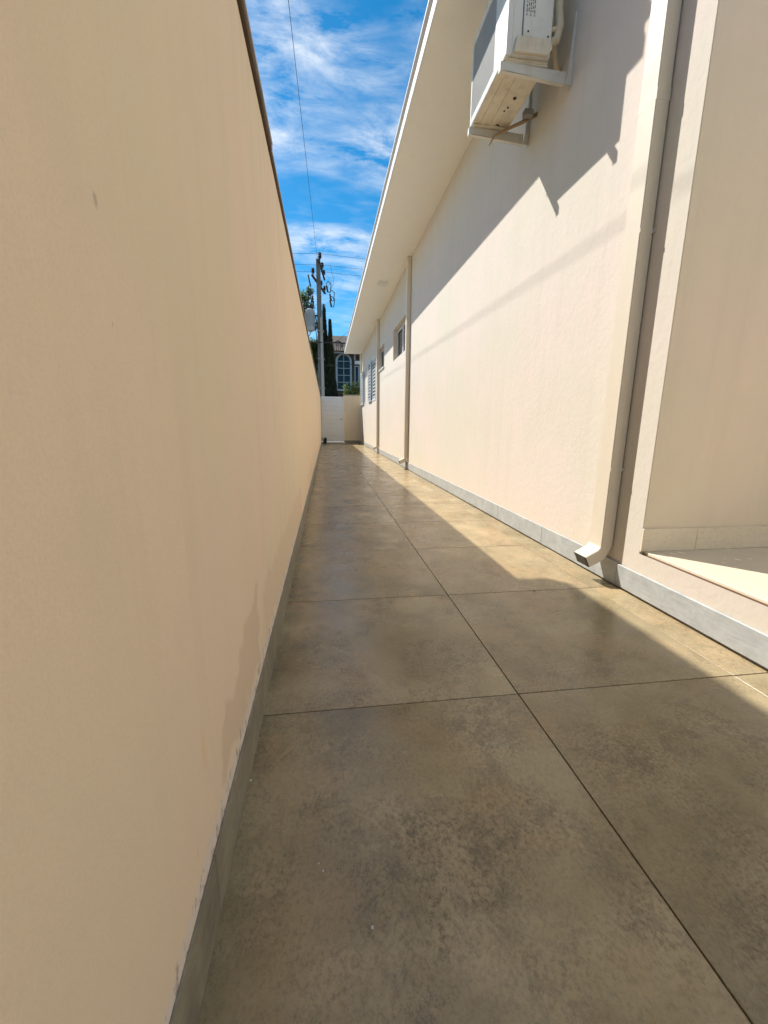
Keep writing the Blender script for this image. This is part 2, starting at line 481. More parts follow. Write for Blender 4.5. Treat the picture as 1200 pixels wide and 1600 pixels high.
# ------------------------------------------------------------------ house (right)
house = thing('house', 'long cream single storey house with white eaves, slit windows and raised tiled patio', 'house')
WIN = {'A': (8.36, 9.86, 2.27, 2.93), 'B': (11.36, 12.7, 2.35, 2.95), 'C': (13.32, 15.36, 1.6, 2.93), 'D': (16.75, 18.38, 1.62, 2.93)}
PORCH = (-2.6, 1.80, .222, 9)
def wall_faces(b, X, ya, yb, za, zb, holes):
    ycs = sorted({ya, yb, *[h[i] for h in holes for i in (0, 1)]})
    zcs = sorted({za, zb, *[h[i] for h in holes for i in (2, 3)]})
    for i in range(len(ycs)-1):
        for j in range(len(zcs)-1):
            cy, cz = (ycs[i]+ycs[i+1])/2, (zcs[j]+zcs[j+1])/2
            if any(h[0] < cy < h[1] and h[2] < cz < h[3] for h in holes): continue
            b.add([(X, ycs[i], zcs[j]), (X, ycs[i+1], zcs[j]), (X, ycs[i+1], zcs[j+1]), (X, ycs[i], zcs[j+1])], [(0, 3, 2, 1)])
def reveal(b, X, X2, h):
    y0, y1, z0, z1 = h
    c = [(y0, z0), (y1, z0), (y1, z1), (y0, z1)]
    for i in range(4):
        a, e = c[i], c[(i+1) % 4]
        b.add([(X, *a), (X, *e), (X2, *e), (X2, *a)], [(0, 1, 2, 3)])
b = MB()
wall_faces(b, XR, 1.80, 18.5, -.05, 4.02, list(WIN.values()))
wall_faces(b, XR, -2.6, 1.80, -.05, .222, [])
wall_faces(b, XR, 1.80, 3.02, 4.02, 4.45, [])
for k_, h in WIN.items(): reveal(b, XR, XR+.16, h)
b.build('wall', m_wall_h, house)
# the other outside walls and the porch, all thick boxes butted together
B(XR, 9.0, 18.42, 18.5, -.05, 4.0).build('front_wall', m_wall_h, house).location.x = .0
b = MB()
b.box(XR+.0015, 9.0, 1.80, 1.95, .05, 4.45)
b.build('patio_side_wall', m_wall_p, house, bevel=.004)
B(4.2, 4.35, -2.6, 1.795, .05, 3.6).build('patio_back_wall', m_wall_h, house)
B(XR+.002, 4.35, -2.75, -2.6, .0, 3.6).build('patio_end_wall', m_wall_h, house)
B(XR+.17, 9.0, 1.96, 18.41, -.05, -.01).build('inner_floor', m_dark, house)
B(8.9, 9.0, 1.96, 18.41, -.01, 4.0).build('rear_wall', m_wall_p, house)
B(XR+.004, 9.0, 1.81, 3.02, 4.46, 4.55).build('parapet_roof', m_soffit, house)
# porch floor
B(XR+.0155, 4.2, -2.6, 1.797, .0, .221).build('patio_slab', m_porchg, house)
ptm = {}
for i in range(4):
    for j in range(6):
        x0 = XR+.020+.8*i if i else XR+.0185
        x1 = min(XR+.02+.8*(i+1), 4.195)
        y1 = 1.796-.8*j
        y0 = max(y1-.8, -2.6)
        B(x0+.001, x1-.001, y0+.001, y1-.001, .2215, .2345).build('patio_tile', m_porch, house, bevel=.0012)
# porch skirting on the side wall
xs = XR-.002
for l in (.305, .8, .8, .73):
    B(xs+.0008, xs+l-.0008, 1.7885, 1.7995, .235, .352).build('patio_skirting', m_skirt_p, house, bevel=.0015)
    xs += l
# skirting tiles of the house
y = 1.93
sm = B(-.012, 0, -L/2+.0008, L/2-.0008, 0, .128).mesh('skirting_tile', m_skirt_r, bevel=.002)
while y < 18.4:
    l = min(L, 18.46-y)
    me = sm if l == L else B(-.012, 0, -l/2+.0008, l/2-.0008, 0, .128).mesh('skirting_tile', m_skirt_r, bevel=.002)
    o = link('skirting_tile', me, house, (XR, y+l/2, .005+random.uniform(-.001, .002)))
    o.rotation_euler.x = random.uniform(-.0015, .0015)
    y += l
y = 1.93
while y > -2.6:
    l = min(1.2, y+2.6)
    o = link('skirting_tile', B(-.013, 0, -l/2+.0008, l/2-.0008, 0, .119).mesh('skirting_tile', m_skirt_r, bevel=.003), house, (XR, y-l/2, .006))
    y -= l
# eave: soffit, fascia, grey band, drip edge and the roof above
EY0, EY1, EX, EZ = 3.056, 18.42, .829, 3.75
B(EX+.012, XR-.001, EY0+.01, EY1-.01, EZ, EZ+.03).build('soffit', m_soffit, house)
B(XR-.0005, XR+.2, EY0+.2, EY1-.01, EZ+.27, EZ+.29).build('wall_plate', m_soffit, house)
B(EX, EX+.012, EY0, EY1, EZ-.006, EZ+.085).build('fascia', m_white, house, bevel=.002)
B(EX+.025, EX+.05, EY0, EY1, EZ+.0855, EZ+.155).build('gutter', m_gutter, house)  # gutter underside, with shade from the drip edge put into its grey
B(EX-.012, EX+.06, EY0-.035, EY1+.03, EZ+.156, EZ+.175).build('drip_edge', m_white, house, bevel=.002)
for yy in (EY0, EY1-.01):
    B(EX+.013, XR-.001, yy, yy+.0095, EZ, EZ+.155).build('eave_end', m_soffit, house)
m_roof = simple('clay_roof', (.30, .15, .09), .85, var=.25, scale=3, bump=.4, bscale=20)
b = MB()
b.prism([(EX+.061, EZ+.16), (EX+.061, EZ+.20), (5.2, EZ+1.35), (9.4, EZ+.2), (9.4, EZ+.16), (5.2, EZ+1.25)], 'y', 3.03, EY1+.02)
roof = b.build('roof', m_roof, house)
B(5.0, 5.4, 3.03, EY1+.02, EZ+1.3, EZ+1.42).build('ridge', m_roof, roof, bevel=.04)

# slit windows A and B: frame, sash stiles and panes set back in the reveal
def slit_window(h, sill):
    y0, y1, z0, z1 = h
    X0 = XR+.105
    b = MB()
    t = .035
    b.box(X0, X0+.05, y0, y1, z0, z0+t); b.box(X0, X0+.05, y0, y1, z1-t, z1)
    b.box(X0, X0+.05, y0, y0+t, z0+t, z1-t); b.box(X0, X0+.05, y1-t, y1, z0+t, z1-t)
    ymid = (y0+y1)/2
    b.box(X0+.004, X0+.046, ymid-.03, ymid+.03, z0+t, z1-t)
    w = b.build('window', m_alu, house)
    for a, e in ((y0+t, ymid-.03), (ymid+.03, y1-t)):
        s_ = MB()
        s_.box(X0-.022, X0-.002, a+.002, e-.002, z0+t, z0+t+.03); s_.box(X0-.022, X0-.002, a+.002, e-.002, z1-t-.03, z1-t)
        s_.box(X0-.022, X0-.002, a+.002, a+.03, z0+t+.03, z1-t-.03); s_.box(X0-.022, X0-.002, e-.03, e-.002, z0+t+.03, z1-t-.03)
        s_.build('sash', m_alu, w)
        B(X0+.012, X0+.018, a, e, z0+t, z1-t).build('pane', m_glass, w)
    if sill:
        B(XR-.03, X0-.001, y0-.02, y1+.02, z0-.03, z0+.012).build('sill', m_sill, w, bevel=.003)
slit_window(WIN['A'], False)
slit_window(WIN['B'], True)

# louvred windows C and D: two leaves on different tracks
def leaf(parent, xa, xb, y0, y1, z0, z1):
    b = MB(); t = .05
    b.box(xa, xb, y0, y0+t, z0, z1); b.box(xa, xb, y1-t, y1, z0, z1)
    b.box(xa, xb, y0+t, y1-t, z0, z0+t); b.box(xa, xb, y0+t, y1-t, z1-t, z1)
    lf = b.build('leaf', m_alu, parent, bevel=.003)
    s_ = MB()
    n = int((z1-z0-2*t)/.1)
    for i in range(n):
        zc = z0+t+(i+.5)*(z1-z0-2*t)/n
        s_.prism([(xa+.001, zc-.026), (xa+.005, zc-.028), (xb-.004, zc+.020), (xb-.008, zc+.024), (xa+.001, zc+.018)], 'y', y0+t, y1-t)
    o = s_.build('louvres', m_alu, lf); tag(o, kind='stuff')
    B(xb+.002, xb+.006, y0+.02, y1-.02, z0+.02, z1-.02).build('backing', m_dark, lf)  # dark sheet painting the shade between the slats
def louvred(h, split):
    y0, y1, z0, z1 = h
    b = MB(); t = .04
    X0, X1 = XR-.012, XR+.10
    b.box(X0, X1, y0, y1, z0, z0+t); b.box(X0, X1, y0, y1, z1-t, z1)
    b.box(X0, X1, y0, y0+t, z0+t, z1-t); b.box(X0, X1, y1-t, y1, z0+t, z1-t)
    w = b.build('window', m_alu, house)
    leaf(w, XR+.005, XR+.035, y0+t+.002, split, z0+t, z1-t)
    leaf(w, XR-.055, XR-.015, split-.02, y1-.02, z0+.02, z1+.02)
    B(XR+.09, XR+.096, y0+t, y1-t, z0+t, z1-t).build('pane', m_glass, w)
louvred(WIN['C'], 14.40)
louvred(WIN['D'], 17.35)

# ------------------------------------------------------------------ downpipes
def rect_sweep(b, path, w, d, inset=0):
    """sweep a w (along Y) by d rectangle along a path in the XZ plane (y fixed)"""
    n = len(path); o = len(b.v)
    for i, (x, yy, z) in enumerate(path):
        a = path[max(i-1, 0)]; c = path[min(i+1, n-1)]
        t = Vector((c[0]-a[0], 0, c[2]-a[2])).normalized()
        nn = Vector((t.z, 0, -t.x))
        k = 1.0
        if 0 < i < n-1:
            t0 = Vector((x-a[0], 0, z-a[2])).normalized()
            k = 1/max(.5, math.sqrt((1+t0.dot(Vector((c[0]-x, 0, c[2]-z)).normalized()))/2))
        for sy, sd in ((-1, -1), (1, -1), (1, 1), (-1, 1)):
            p = Vector((x, yy+sy*w/2, z)) + nn*(sd*d/2*k)
            b.v.append(tuple(p))
    for i in range(n-1):
        for k in range(4):
            k2 = (k+1) % 4
            b.f.append((o+i*4+k, o+i*4+k2, o+(i+1)*4+k2, o+(i+1)*4+k))
    return o
def downpipe(yc, ztop, w, d, label, foot, sx=.11, zb=.20):
    P = thing('downpipe', label, 'downpipe', 'rectangular downpipes on the house wall')
    xc = XR-.006-d/2
    path = [(xc, yc, ztop), (xc, yc, zb), (xc-sx*.25, yc, zb-.045), (xc-sx, yc, zb-.085)]
    b = MB()
    o = rect_sweep(b, path, w, d)
    e = o+12
    # inner sleeve and plate in black: painted shade inside the open end
    b2 = MB()
    rect_sweep(b2, [(xc-sx*.5, yc, zb-.0625), (xc-sx-.002, yc, zb-.0855)], w-.006, d-.006)
    b.build('pipe', m_pipe, P, bevel=.004)
    lip = b2.build('outlet', m_black, P)
    q = Vector((xc-sx-.0035, yc, zb-.0855))
    tdir = Vector((-sx*.75, 0, -.04)).normalized(); nn = Vector((tdir.z, 0, -tdir.x))
    c = [q+nn*(s1*(d/2-.005))+Vector((0, s2*(w/2-.005), 0)) for s1, s2 in ((-1,-1),(-1,1),(1,1),(1,-1))]
    MB().add([tuple(v) for v in c]+[tuple(v-tdir*.004) for v in c], [(0,1,2,3),(7,6,5,4),(0,4,5,1),(1,5,6,2),(2,6,7,3),(3,7,4,0)]).build('outlet_shade', m_black, P)
    for zc in (.62, 1.75, 2.75):
        if zc < ztop-.2:
            B(XR-.004, XR-.0005, yc-w/2-.012, yc+w/2+.012, zc, zc+.02).build('strap', m_steel, P)
            B(xc-d/2-.0008, XR-.001, yc-w/2-.0008, yc+w/2+.0008, zc, zc+.018).build('strap', m_pipe, P)
    if foot:
        MB().tube([(xc+.01, yc-.02, zb-.03), (xc+.01, yc-.02, .004)], .012, 8).build('foot_rod', m_porchg, P)
        B(xc-.03, xc+.045, yc-.05, yc+.01, .0005, .006).build('foot_plate', m_porchg, P)
    for zj in (2.28,):
        B(xc-d/2-.0009, xc+d/2+.0009, yc-w/2-.0009, yc+w/2+.0009, zj, zj+.05).build('joint_sleeve', m_pipe, P, bevel=.001)
    B(xc-d/2-.003, xc+d/2+.003, yc-w/2-.003, yc+w/2+.003, ztop-.05, ztop-.002).build('collar', m_pipe, P, bevel=.002)
    return P
downpipe(2.045, 4.3, .112, .066, 'cream rectangular downpipe beside the raised patio, casting a dark strip of shadow', False, .105, .20)
downpipe(7.93, 3.748, .11, .07, 'cream downpipe right beside the slit window nearest the air conditioner', True, .12, .22)
downpipe(12.45, 3.748, .11, .07, 'cream downpipe between the small silled window and the louvred windows', True, .12, .22)
downpipe(18.40, 3.748, .09, .07, 'cream downpipe at the house corner by the gate', False, .10, .22)

# ------------------------------------------------------------------ air conditioner
ac = thing('air_conditioner', 'white outdoor air conditioner unit mounted high under the eave', 'air conditioner')
A0, A1, AX0, AX1, AZ0, AZ1 = 2.845, 3.49, 1.11, 1.395, 3.02, 3.56
B(AX0+.03, AX1, A0+.006, A1-.006, AZ0+.012, AZ1-.01).build('casing', m_acwhite, ac, bevel=.012, seg=2)
B(AX0, AX1, A0-.004, A1+.004, AZ1-.03, AZ1).build('lid', m_acwhite, ac, bevel=.01, seg=2)
# front panel with rounded opening: a frame of bars round the recessed fins
b = MB()
gy0, gy1, gz0, gz1 = A0+.20, A1-.025, AZ0+.05, AZ1-.05
b.box(AX0, AX0+.032, A0, gy0, AZ0, AZ1-.031)
b.box(AX0, AX0+.032, gy1, A1, AZ0, AZ1-.031)
b.box(AX0, AX0+.032, gy0, gy1, AZ0, gz0)
b.box(AX0, AX0+.032, gy0, gy1, gz1, AZ1-.031)
b.build('front_panel', m_acwhite, ac, bevel=.006, seg=2)
B(AX0+.024, AX0+.029, gy0, gy1, gz0, gz1).build('fan_opening', m_fins, ac)
b = MB()
n = 34
for i in range(n):
    yy = gy0+(i+.5)*(gy1-gy0)/n
    b.box(AX0+.004, AX0+.008, yy-.0022, yy+.0022, gz0, gz1)
for i in range(26):
    z_ = gz0+(i+.5)*(gz1-gz0)/26
    b.box(AX0+.0085, AX0+.0115, gy0, gy1, z_-.0022, z_+.0022)
tag(b.build('grille', m_grille, ac), kind='stuff')
# near side: panel step, seam, service cover, label print, screws
B(AX0+.10, AX1-.008, A0-.001, A0+.008, AZ0+.10, AZ1-.035).build('side_panel', m_acwhite, ac, bevel=.003)
B(AX0+.094, AX0+.098, A0+.0052, A0+.0056+.002, AZ0+.10, AZ1-.035).build('seam', m_dark, ac)
b = MB()
b.prism([(AX0+.045, AZ0+.014), (AX1-.02, AZ0+.014), (AX1+.004, AZ0+.05), (AX1-.012, AZ0+.098), (AX0+.06, AZ0+.095)], 'y', A0-.012, A0+.01)
b.build('service_cover', m_acpan, ac, bevel=.008, seg=2)
b = MB()
for i in range(5):
    x_ = AX0+.112+i*.012
    zt = AZ0+.20+.02*(i % 2)
    z_ = zt
    while z_ < AZ0+.46:
        l = random.uniform(.006, .02)
        b.box(x_, x_+.006, A0-.0022, A0-.0014, z_, z_+l)
        z_ += l+random.uniform(.004, .009)
tag(b.build('label_print', m_print, ac), kind='stuff')
for x_, z_ in ((AX0+.13, AZ0+.125), (AX1-.028, AZ0+.112)):
    MB().tube([(x_, A0-.003, z_), (x_, A0+.002, z_)], .0055, 10).build('screw', m_dark, ac)
# bottom pan with ribs, feet and drain holes
B(AX0+.004, AX1-.002, A0+.03, A1-.01, AZ0-.004, AZ0+.013).build('bottom_pan', m_acpan, ac, bevel=.004)
for x_ in (AX0+.055, AX0+.13):
    B(x_, x_+.035, A0+.10, A1-.07, AZ0-.008, AZ0-.003).build('pan_rib', m_acpan, ac, bevel=.0035, seg=2)
for x_, y_, r_ in ((AX0+.20, 3.15, .011), (AX0+.19, 3.235, .006), (AX0+.178, 3.27, .005), (AX0+.195, 3.41, .006), (AX0+.182, 3.405, .005)):
    MB().lathe((x_, y_, AZ0-.0095), [(r_, 0), (r_, .006)], 10).build('drain_hole', m_dark, ac)
for y_ in (A0+.03, A1-.075):
    b = MB(); b.box(AX0+.01, AX1-.0, y_, y_+.045, AZ0-.016, AZ0-.0045)
    b.build('foot', m_acpan, ac, bevel=.003)
# insulated pipes behind
pts = [(AX1-.01, A0+.05, AZ0+.11), (AX1+.045, A0+.035, AZ0+.13), (AX1+.062, A0+.045, AZ0+.21), (AX1+.055, A0+.06, AZ0+.30), (AX1+.07, A0+.09, AZ0+.40), (1.53, A0+.13, AZ0+.50), (1.57, A0+.15, AZ0+.52)]
MB().tube(pts, [.02,.024,.027,.025,.027,.025,.025], 12).build('pipe_sleeve', m_foam, ac, smooth=True)
MB().tube([(AX1-.01, A0+.04, AZ0+.17), (AX1+.03, A0+.03, AZ0+.18), (AX1+.045, A0+.08, AZ0+.16), (1.50, A0+.14, AZ0+.09), (1.57, A0+.20, AZ0+.08)], .015, 10).build('pipe_sleeve', m_foam, ac, smooth=True)
hose = MB().tube([(1.565, 3.33, 3.06), (1.47, 3.36, 3.02), (1.36, 3.40, 2.985), (1.285, 3.425, 2.955), (1.25, 3.435, 2.895)], [.014,.013,.010,.006,.004], 8)
hose.build('drain_hose', m_hose, ac, smooth=True)
B(1.46, 1.53, 3.31, 3.36, 3.03, 3.08).build('valve', m_gutter, ac, bevel=.008)

def bracket(yc, label):
    K = thing('wall_bracket', label, 'bracket', 'steel brackets carrying the air conditioner')
    w = .034
    b = MB()
    xt, xw = 1.095, XR-.001
    b.prism([(xt, 2.962), (xt+.03, 2.955), (xw-.045, 2.93), (xw-.045, 2.9875), (xt, 3.0)], 'y', yc-.003, yc+.001)     # web
    b.build('arm_web', m_bracket, K, bevel=.0008)
    b = MB()
    b.prism([(xt, 2.9995), (xw-.045, 2.9875), (xw-.045, 2.9915), (xt, 3.0035)], 'y', yc-.003, yc+w)                      # top flange
    b.build('arm', m_bracket, K)
    b = MB()
    b.prism([(xt, 2.958), (xw-.045, 2.9265), (xw-.045, 2.9295), (xt, 2.9615)], 'y', yc-.003, yc+w*.7)
    b.build('arm_lip', m_bracket, K)
    B(xt-.003, xt-.0005, yc-.003, yc+w, 2.957, 3.004).build('end_cap', m_bracket, K, bevel=.001)
    b = MB()
    b.prism([(xw-.0445, 2.926), (xw-.004, 2.926), (xw-.004, 3.30), (xw-.012, 3.30), (xw-.03, 3.0)], 'y', yc-.0035, yc+.0015)
    b.build('upright_web', m_bracket, K)
    B(xw-.0035, xw, yc-.004, yc+w, 2.92, 3.30).build('upright', m_bracket, K, bevel=.001)
    for zc in (2.97, 3.24):
        MB().tube([(xw-.012, yc+w*.6, zc), (xw-.003, yc+w*.6, zc)], .007, 6).build('bolt', m_steel, K)
    MB().tube([(xt+.02, yc+.012, 2.975), (xt+.02, yc+.012, 3.012)], .006, 6).build('bolt', m_dark, K)
    return K
bracket(2.874, 'pale steel wall bracket under the air conditioner end nearer the raised patio')
bracket(3.44, 'pale steel wall bracket under the air conditioner end by the drain hose')

# soffit light
lt = thing('soffit_light', 'small square white light fitting on the underside of the eave', 'light')
B(1.13, 1.33, 9.22, 9.42, 3.71, 3.7495).build('housing', m_white, lt, bevel=.006, seg=2)
B(1.145, 1.315, 9.235, 9.405, 3.698, 3.7095).build('diffuser', m_diff, lt, bevel=.004)

# ------------------------------------------------------------------ gate and pier wall
GY = 18.78
gate = thing('gate', 'white sheet metal pedestrian gate closing the passage', 'gate')
b = MB(); t = .04
gx0, gx1, gz0, gz1 = -.19, .775, .075, 2.02
b.box(gx0, gx1, GY, GY+.04, gz0, gz0+t); b.box(gx0, gx1, GY, GY+.04, gz1-t, gz1)
b.box(gx0, gx0+t, GY, GY+.04, gz0+t, gz1-t); b.box(gx1-t, gx1, GY, GY+.04, gz0+t, gz1-t)
b.build('gate_frame', m_gate, gate, bevel=.003)
nb = 10
bh = (gz1-gz0-2*t)/nb
bme = B(gx0+t+.001, gx1-t-.001, 0, .02, .003, bh-.003).mesh('board', m_gate, bevel=.004)
for i in range(nb):
    link('board', bme, gate, (0, GY+.006, gz0+t+i*bh))
B(gx0+t, gx1-t, GY+.027, GY+.03, gz0+t, gz1-t).build('backing', m_gate, gate)
B(gx1-.10, gx1-.06, GY-.03, GY-.001, 1.02, 1.10).build('lock', m_steel, gate, bevel=.004)
MB().tube([(gx1-.08, GY-.03, 1.06), (gx1-.08, GY-.055, 1.06), (gx1-.19, GY-.055, 1.06)], .009, 8).build('handle', m_steel, gate)
gs = thing('gate_stop', 'black block standing on the floor at the foot of the white gate', 'gate stop')
B(-.10, .01, GY-.16, GY-.04, .001, .25).build('housing', m_black, gs, bevel=.008)
B(-.14, -.1005, GY-.13, GY-.07, .02, .12).build('bolt', m_black, gs, bevel=.005)
pier = thing('gate_pier_wall', 'short cream rendered wall joining the white gate to the house', 'wall')
B(.80, XR+.6, GY+.0, GY+.17, -.05, 2.075).build('wall_body', m_wall_l2, pier)
B(.785, XR+.6, GY-.02, GY+.19, 2.076, 2.115).build('coping', m_gutter, pier, bevel=.004)
B(.80, XR-.02, GY-.012, GY-.0005, .001, .13).build('skirting_tile', m_skirt_l, pier, bevel=.002)
B(.778, .799, GY-.01, GY+.06, .0, 2.05).build('gate_post', m_gate, pier, bevel=.002)
B(gx0-.02, gx1, GY+.05, GY+.17, -.02, .05).build('threshold', m_gutter, gate)

# ------------------------------------------------------------------ neighbour's house behind the boundary wall
nb_ = thing('neighbour_house', 'plain cream house with broad flat eaves behind the tall boundary wall', 'house')
B(-8, -1.7, -6, 4.0, -.05, 3.5).build('wall', m_wall_p, nb_)
B(-8.4, -1.01, -6.4, 4.67, 3.5, 3.655).build('roof', m_white, nb_, bevel=.01)

# ------------------------------------------------------------------ far side: pole, wires
m_conc = simple('weathered_concrete', (.17, .165, .15), .9, var=.2, scale=3, bump=.4, bscale=25)
m_conc2 = simple('pale_concrete', (.40, .385, .345), .9, var=.12, scale=3)
m_wood = simple('dark_timber', (.045, .035, .028), .9)
m_porc = simple('brown_porcelain', (.035, .022, .016), .25)
m_wire = simple('black_cable', (.02, .02, .022), .6)
m_trafo = metal_paint('grey_transformer', (.40, .42, .42), .5, .12)
PY = 22.0
pole = thing('utility_pole', 'tall grey concrete power pole rising behind the white gate', 'utility pole')
b = MB()
def taper(b, x0, x1, w0, w1, yc, d0, d1, z0, z1):
    b.add([(x0-w0, yc-d0, z0), (x0+w0, yc-d0, z0), (x0+w0, yc+d0, z0), (x0-w0, yc+d0, z0), (x1-w1, yc-d1, z1), (x1+w1, yc-d1, z1), (x1+w1, yc+d1, z1), (x1-w1, yc+d1, z1)],
          [(0,3,2,1),(4,5,6,7),(0,1,5,4),(1,2,6,5),(2,3,7,6),(3,0,4,7)])
taper(b, -.18, -.215, .17, .095, PY, .14, .10, 0, 8.55)
b.build('shaft', m_conc, pole, bevel=.01)
b = MB()
taper(b, -.115, -.125, .085, .06, PY-.19, .045, .035, 0, 5.95)
b.build('cable_duct', m_conc2, pole, bevel=.008)
for zc in (1.2, 2.6, 4.0, 5.3):
    B(-.34, .0, PY-.245, PY+.17, zc, zc+.04).build('band', m_gutter, pole, bevel=.003)
def arm(p0, p1, w=.055):
    b = MB(); b.tube([p0, p1], w, 4)
    return b.build('crossarm', m_wood, pole)
arm((-.17, 21.6, 8.36), (.08, 24.2, 8.36))
arm((-.50, 21.3, 7.62), (.10, 24.0, 7.62))
def insul(x, y, z, s_=1.0):
    MB().lathe((x, y, z), [(.03*s_, 0), (.03*s_, .08*s_), (.085*s_, .10*s_), (.06*s_, .15*s_), (.09*s_, .17*s_), (.06*s_, .22*s_), (.08*s_, .25*s_), (.03*s_, .30*s_)], 10).build('insulator', m_porc, pole, smooth=False)
insul(-.13, 21.95, 8.52, 1.1); insul(-.13, 21.72, 8.41); insul(-.03, 22.9, 8.41, 1.1); insul(.04, 23.9, 8.41, 1.1)
insul(-.46, 21.4, 7.67, 1.0); insul(-.1, 23.1, 7.67); insul(.06, 23.9, 7.67)
def cutout(x, y, z, tilt):
    q = [(x, y, z), (x+.10*tilt, y, z+.13), (x+.25*tilt, y, z+.02), (x+.19*tilt, y, z-.36), (x+.05*tilt, y, z-.33), (x, y, z-.05)]
    MB().tube(q, .022, 6).build('fuse_cutout', m_wire, pole)
    MB().tube([(x+.02*tilt, y, z-.05), (x+.09*tilt, y, z-.36)], .038, 8).build('fuse_tube', m_porc, pole)
cutout(.14, 22.0, 7.48, 1); cutout(.30, 22.3, 7.18, 1); cutout(.30, 22.0, 6.82, 1)
cutout(-.58, 22.0, 7.30, -.55); cutout(-.50, 22.1, 7.02, -.5); cutout(-.47, 22.0, 6.75, -.5)
MB().tube([(-.60, 22.0, 7.35), (-.66, 22.0, 7.62), (-.70, 22.0, 7.85)], .035, 6).build('surge_arrester', m_porc, pole)
def drop(pts, r=.008):
    MB().tube(pts, r, 5).build('jumper_wire', m_wire, pole)
drop([(.36, 22, 8.35), (.42, 22, 8.0), (.52, 22, 7.75), (.48, 22, 7.45), (.34, 22, 7.25)], .007)
drop([(.10, 22.1, 8.0), (.30, 22.1, 7.75), (.28, 22.1, 7.5)], .006)
drop([(.45, 22, 7.7), (.2, 22, 7.3), (-.1, 22, 6.9)], .006)
drop([(-.60, 22, 6.9), (-.45, 22, 6.5), (-.30, 22, 6.55)], .007)
drop([(-.72, 22, 7.9), (-.62, 22, 8.05), (-.3, 22, 7.8)], .006)
drop([(.26, 22, 6.7), (.0, 22, 6.45), (-.1, 22, 6.2)], .006)
drop([(-.62, 22, 6.35), (-.4, 22, 6.15), (-.28, 22, 6.1)], .007)
# transformer
tr = thing('transformer', 'grey cylindrical transformer can hung on the power pole', 'transformer')
c = (-.66, 21.9, 5.32)
MB().lathe(c, [(.20, 0), (.225, .03), (.225, .14), (.21, .15), (.21, .86), (.225, .87), (.225, .93), (.12, .99)], 20).build('tank', m_trafo, tr)
b = MB()
for k in range(20):
    an = 2*math.pi*k/20
    ca, sa = math.cos(an), math.sin(an)
    b.tube([(c[0]+ca*.225, c[1]+sa*.225, c[2]+.2), (c[0]+ca*.225, c[1]+sa*.225, c[2]+.8)], .016, 4)
tag(b.build('cooling_fins', m_trafo, tr), kind='stuff')
for dx_ in (-.1, .0, .1):
    MB().lathe((c[0]+dx_, c[1], c[2]+.96), [(.03, 0), (.05, .04), (.03, .08), (.05, .12), (.02, .2)], 8).build('bushing', m_porc, tr)
B(c[0]+.18, -.30, c[1]-.04, c[1]+.04, 5.62, 5.69).build('hanger', m_wood, tr)
B(c[0]+.18, -.30, c[1]-.04, c[1]+.04, 5.98, 6.05).build('hanger', m_wood, tr)
MB().tube([(-.40, 21.9, 6.0), (-.32, 21.9, 5.5), (-.27, 21.9, 5.25)], .03, 6).build('brace', m_wood, tr)
MB().tube([(-.48, 21.9, 5.65), (-.40, 21.9, 5.3), (-.36, 21.9, 5.0), (-.42, 21.9, 4.75)], .02, 6).build('lead', m_wire, tr)

def wire(pts, r, label, group='overhead wires', n=6, sag=0, seg=14):
    a, e = Vector(pts[0]), Vector(pts[-1])
    if len(pts) == 2:
        q = []
        for i in range(seg+1):
            t = i/seg
            p = a.lerp(e, t); p.z -= sag*4*t*(1-t)
            q.append(p)
    else: q = pts
    o = MB().tube(q, r, n).build('overhead_wire', m_wire)
    tag(o, label, 'wire', group)
for zc, yy, lb in ((8.80, 22.0, 'topmost thin wire crossing the sky at the tip of the pole'), (8.63, 22.9, 'middle of three thin wires crossing the sky by the upper crossarm'), (8.64, 23.9, 'lowest of three thin wires crossing the sky by the upper crossarm')):
    q = []
    for i in range(41):
        t = i/40; x_ = -26+52*t
        u_ = abs(x_+.1)/26
        q.append((x_, yy, zc-.55*4*u_*(1-u_)*.5-(.1 if x_ < 0 else .3)*u_))
    wire(q, .006, lb)
# service line running from the pole over the passage
wire([(-.235, 21.9, 8.40), (-1.30, -22, 10.2)], .006, 'single thin cable running from the pole along above the passage', sag=.35)
# line behind the boundary wall, its soft shadow falls on the house wall
wire([(-1.4, -16, 6.10), (-1.4, 45, 7.28)], .0042, 'thin cable strung behind the tall boundary wall, shadowing the house wall', sag=.0)
# thick low-voltage bundle with knots
q = []
for i in range(60):
    t = i/59
    x_ = -20+40*t
    q.append((x_, 21.8, 4.78+.0004*(x_*x_)+.02*math.sin(x_*3.1)+random.uniform(-.012, .012)))
wire(q, .035, 'thick black bundled cable crossing low behind the pole', n=6)
b = MB()
random.seed(5)
for k in range(9):
    x0 = .55+k*.10+random.uniform(-.03, .03)
    b.tube([(x0, 21.8, 4.79), (x0+random.uniform(-.06, .06), 21.8, 4.68), (x0+random.uniform(-.04, .1), 21.8, 4.58+random.uniform(0, .07))], .016, 5)
b.tube([(.5, 21.8, 4.80), (.62, 21.8, 4.88), (.8, 21.8, 4.82)], .03, 6)
o = b.build('cable_ties', m_wire); tag(o, 'row of black ties and splices hanging from the thick cable', 'cable ties')
wire([(.62, 22.2, 4.9), (2.9, 22.2, 6.9)], .008, 'thin wire slanting up from the thick cable towards the eave')
wire([(-12, 21.9, 3.75), (.6, 21.9, 3.72), (1.2, 21.9, 3.78), (12, 21.9, 4.1)], .012, 'thin pale wire crossing in front of the dark cypress trees')

